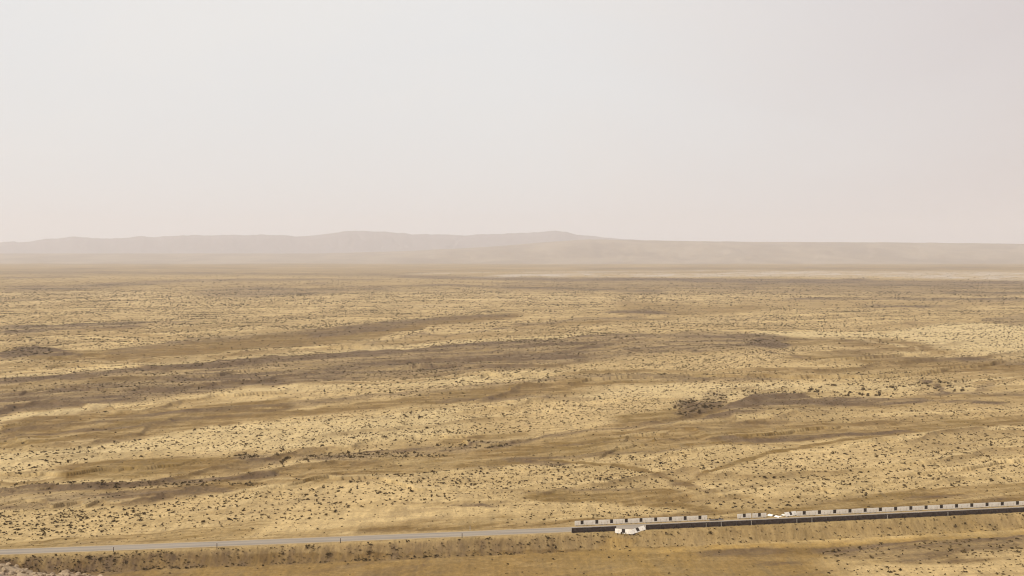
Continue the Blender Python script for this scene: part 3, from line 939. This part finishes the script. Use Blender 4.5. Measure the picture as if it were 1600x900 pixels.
def make_panel():
    root = link(bpy.data.objects.new('barrier_panel', None)); root.empty_display_size = .3
    b = MB()                                           # front board: two white fields either side of the square
    b.box(-PL / 2, -.42, -PT / 2, .02, .10, PH)
    b.box(.42, PL / 2, -PT / 2, .02, .10, PH)
    b.box(-.42, .42, -PT / 2, .02, .10, .34)
    b.build('board', M_WHITE, root, .02)
    b = MB().box(-.415, .415, -PT / 2 + .03, .015, .345, PH - .02)
    for i in range(5): b.box(-.41 + i * .19, -.36 + i * .19, -PT / 2 + .012, -PT / 2 + .03, .35, PH - .025)
    b.build('centre_square', M_SQUARE, root)
    b = MB().box(-PL / 2 + .01, PL / 2 - .01, .022, .075, .09, PH + .012)   # dark back, with battens
    for x in (-PL / 2 + .06, -.9, .9, PL / 2 - .14): b.box(x, x + .08, .076, .12, .09, PH - .02)
    b.box(-PL / 2 + .02, PL / 2 - .02, .076, .105, .52, .60)
    b.build('backing', M_BACK, root)
    for x in (-1.45, 1.45):
        f = MB(); f.box(x - .16, x + .16, -.34, .34, -.12, .085); f.box(x - .05, x + .05, .125, .20, .085, .7)
        f.build('foot', M_BACK, root, .015)
    return root


def copy_tree(o, parent=None):
    c = o.copy(); COL.objects.link(c)
    if parent: c.parent = parent
    for ch in o.children: copy_tree(ch, c)
    return c


ORD = ['first', 'second', 'third', 'fourth', 'fifth', 'sixth', 'seventh', 'eighth', 'ninth', 'tenth', 'eleventh', 'twelfth', 'thirteenth', 'fourteenth', 'fifteenth', 'sixteenth', 'seventeenth', 'eighteenth', 'nineteenth', 'twentieth', 'twenty first', 'twenty second', 'twenty third', 'twenty fourth', 'twenty fifth', 'twenty sixth', 'twenty seventh', 'twenty eighth']
proto = make_panel()
used = [False]


def panel(u, off, label, group, turn=0.0, lean=0.0, dz=0.0, post=False, roll=0.0, pitch=0.0, z0=None):
    X, Y, a = on_road(u, off)
    o = proto if not used[0] else copy_tree(proto)
    used[0] = True
    z = ROADZ - .02 + dz
    if off < -4.4: z = float(soil(np.array([X]), np.array([Y]))['z'][0]) + dz
    if z0 is not None: z = z0
    if pitch:
        X2, Y2, _ = on_road(u + pitch, off); o.scale = (math.hypot(X2 - X, Y2 - Y) / PL * .996, 1, 1)
    else: o.scale = (1, 1, 1)
    o.location = (X, Y, z)
    o.rotation_euler = (lean + random.uniform(-.02, .02), roll + random.uniform(-.006, .006), a + turn + random.uniform(-.012, .012))
    o['label'] = label; o['category'] = 'barrier panel'; o['group'] = group
    if post:
        MB().box(PL / 2 - .05, PL / 2 + .05, .13, .21, .0, 1.18).build('end_post', M_POST, o)
    return o


FAR, NEAR = 4.15, -4.05
gl = 'white barrier panels along the far road edge'
for i in range(9):
    panel(909.5 + i * 23.0, FAR, 'white barrier panel with dark square, %s from left of nine beyond the gap' % ORD[i], gl, pitch=23.0, roll=(.015 if i == 3 else 0))
panel(1117, FAR + .3, 'dark barrier panel lying fallen at the right end of the nine panel run', gl, lean=1.45, dz=.16)
panel(1163, FAR, 'white barrier panel at the left of the isolated pair on the far road edge', gl)
panel(1186.5, FAR, 'white barrier panel at the right of the isolated pair on the far road edge', gl)
panel(1205.5, FAR + .9, 'white barrier panel toppled and sloping down beside the isolated pair', gl, lean=-1.2, dz=-.25, turn=-1.15)
panel(1227, FAR + .8, 'white barrier panel lying half buried at the far gap, lower of two tilted ones', gl, lean=-1.45, dz=-.16, turn=.9)
panel(1237, FAR + .2, 'bright white barrier panel tilted back at the start of the long far row', gl, lean=-.55, turn=.3)
for i in range(17):
    panel(1256.5 + i * 23.8, FAR, 'white barrier panel with dark square, %s from left of the long far row' % ORD[i], gl, pitch=23.8)
gn = 'barrier panels along the near road edge seen from behind'
for i in range(3):
    panel(904.5 + i * 23.4, NEAR, 'dark barrier panel back, %s from left of the short run before the gap' % ORD[i], gn, turn=math.pi, pitch=23.4)
gg = 'panels folded out at the near gap'
panel(974, NEAR - 1.5, 'white barrier panel with grey square turned to the viewer at left of the near gap', gg, turn=-.20, lean=-.42, roll=.06, z0=ROADZ - .55, pitch=25.5)
panel(998.5, NEAR - 1.15, 'bright white barrier panel slanting up to the right at the near gap', gg, turn=.42, lean=-.62, roll=-.13, z0=ROADZ - .36, pitch=28)
for i in range(27):
    panel(1020.5 + i * 23.6, NEAR, 'dark barrier panel back, %s from left of the long near row' % ORD[i], gn, turn=math.pi, pitch=23.6, post=i in (4, 5, 7, 10, 11, 16, 20))


# ------------------------------------------------------------------ marker posts
def make_marker(u, off, pale, label):
    root = link(bpy.data.objects.new('marker_post', None)); root.empty_display_size = .3
    X, Y, a = on_road(u, off)
    root.location = (X, Y, float(soil(np.array([X]), np.array([Y]))['z'][0]) - .05); root.rotation_euler = (0, random.uniform(-.03, .03), a)
    MB().box(-.085, .085, -.06, .06, 0, 1.25).box(-.10, .10, -.075, .075, 0, .12).build('shaft', M_POST if pale else M_DARKPOST, root, .015)
    MB().box(-.087, .087, -.062, .062, 1.251, 1.36).build('cap', M_DARKPOST if pale else M_POST, root, .01)
    MB().box(-.06, .06, -.072, -.063, .92, 1.08).build('reflector', M_REFL, root)
    root['label'] = label; root['category'] = 'road post'; root['group'] = 'marker posts along the road'


make_marker(177.5, -4.2, False, 'dark marker post at the near road edge, leftmost of the roadside posts')
make_marker(339, -4.2, False, 'dark marker post at the near road edge, second from the left')
make_marker(532, -4.2, False, 'dark marker post at the near road edge above the brown bank, third from left')
make_marker(722, -4.2, False, 'dark marker post at the near road edge nearest to the barriers')
make_marker(734.5, 4.2, True, 'pale marker post standing on the far road edge')

# ------------------------------------------------------------------ haze
hb = MB().box(-26000, 26000, -26000, 26000, -12, 720)
me = bpy.data.meshes.new('haze'); me.from_pydata(hb.v, [], hb.f); me.update()
mh = bpy.data.materials.new('dust_haze'); mh.use_nodes = True
nt = mh.node_tree; nt.nodes.clear()
out = nt.nodes.new('ShaderNodeOutputMaterial'); pv = nt.nodes.new('ShaderNodeVolumePrincipled')
pv.inputs['Color'].default_value = (.905, .892, .918, 1)
pv.inputs['Density'].default_value = 7.2e-5
pv.inputs['Anisotropy'].default_value = .1
nt.links.new(pv.outputs[0], out.inputs['Volume'])
me.materials.append(mh)
haze = link(bpy.data.objects.new('haze', me)); haze['kind'] = 'stuff'

# ------------------------------------------------------------------ sky and sun
SUN_EL = math.radians(43); SUN_AZ = math.atan2(-.93, -.30)       # measured from +Y towards +X
world = bpy.data.worlds.new('World'); scene.world = world; world.use_nodes = True
nt = world.node_tree; nt.nodes.clear(); t = NT(nt)
out = t.n('ShaderNodeOutputWorld'); bg = t.n('ShaderNodeBackground'); bg.inputs[1].default_value = .1
sky = t.n('ShaderNodeTexSky'); sky.sky_type = 'NISHITA'; sky.sun_disc = False
sky.sun_elevation = SUN_EL; sky.sun_rotation = SUN_AZ; sky.dust_density = 6; sky.air_density = 1.2; sky.ozone_density = 1
gen = t.n('ShaderNodeTexCoord').outputs['Generated']
sep = t.n('ShaderNodeSeparateXYZ'); t.l(gen, sep.inputs[0])
n1 = t.noise(t.scale(gen, (1.5, 1.5, 3.2), (0, .25, .3)), 1.3, 5, .55, .5)
# thin veil of high cloud, bluish white at the left, dusty pink at the right
side = t.ramp(t.math('ADD', sep.outputs[0], t.math('MULTIPLY', t.math('SUBTRACT', n1, .5), .5)), -.02, .52)
veil = t.mix(side, (8.0, 8.1, 8.2), (6.4, 5.8, 5.85))
veil = t.mix(t.ramp(n1,   .47, .68, 0, .32), veil, (8.9, 8.6, 8.2))
fin = t.mix(.93, sky.outputs[0], veil)
t.l(fin, bg.inputs[0]); t.l(bg.outputs[0], out.inputs[0])

sd = bpy.data.lights.new('sun', 'SUN'); sd.energy = 3.5; sd.angle = math.radians(2.0); sd.color = (1, .95, .86)
so = link(bpy.data.objects.new('sun', sd))
from mathutils import Vector
sv = Vector((math.sin(SUN_AZ) * math.cos(SUN_EL), math.cos(SUN_AZ) * math.cos(SUN_EL), math.sin(SUN_EL)))
so.rotation_euler = (-sv).to_track_quat('-Z', 'Y').to_euler(); so.location = sv * 300

# ------------------------------------------------------------------ camera and render settings
cd = bpy.data.cameras.new('camera'); cd.sensor_width = 36; cd.lens = 36 * FPX / 1600
cd.clip_start = .5; cd.clip_end = 120000
co = link(bpy.data.objects.new('camera', cd)); co.location = (0, 0, CAMZ)
co.rotation_euler = (math.radians(90) - PITCH, 0, 0)
scene.camera = co
scene.view_settings.view_transform = 'Standard'; scene.view_settings.look = 'None'
scene.view_settings.exposure = .06; scene.view_settings.gamma = 1
scene.view_settings.use_curve_mapping = False
cy = scene.cycles
cy.max_bounces = 4; cy.diffuse_bounces = 2; cy.glossy_bounces = 1; cy.volume_bounces = 2; cy.transparent_max_bounces = 4
cy.pixel_filter_type = 'BLACKMAN_HARRIS'; cy.filter_width = 1.15
cy.use_denoising = True
try:
    cy.denoiser = 'OPENIMAGEDENOISE'
except Exception:
    pass
cy.sample_clamp_indirect = 8
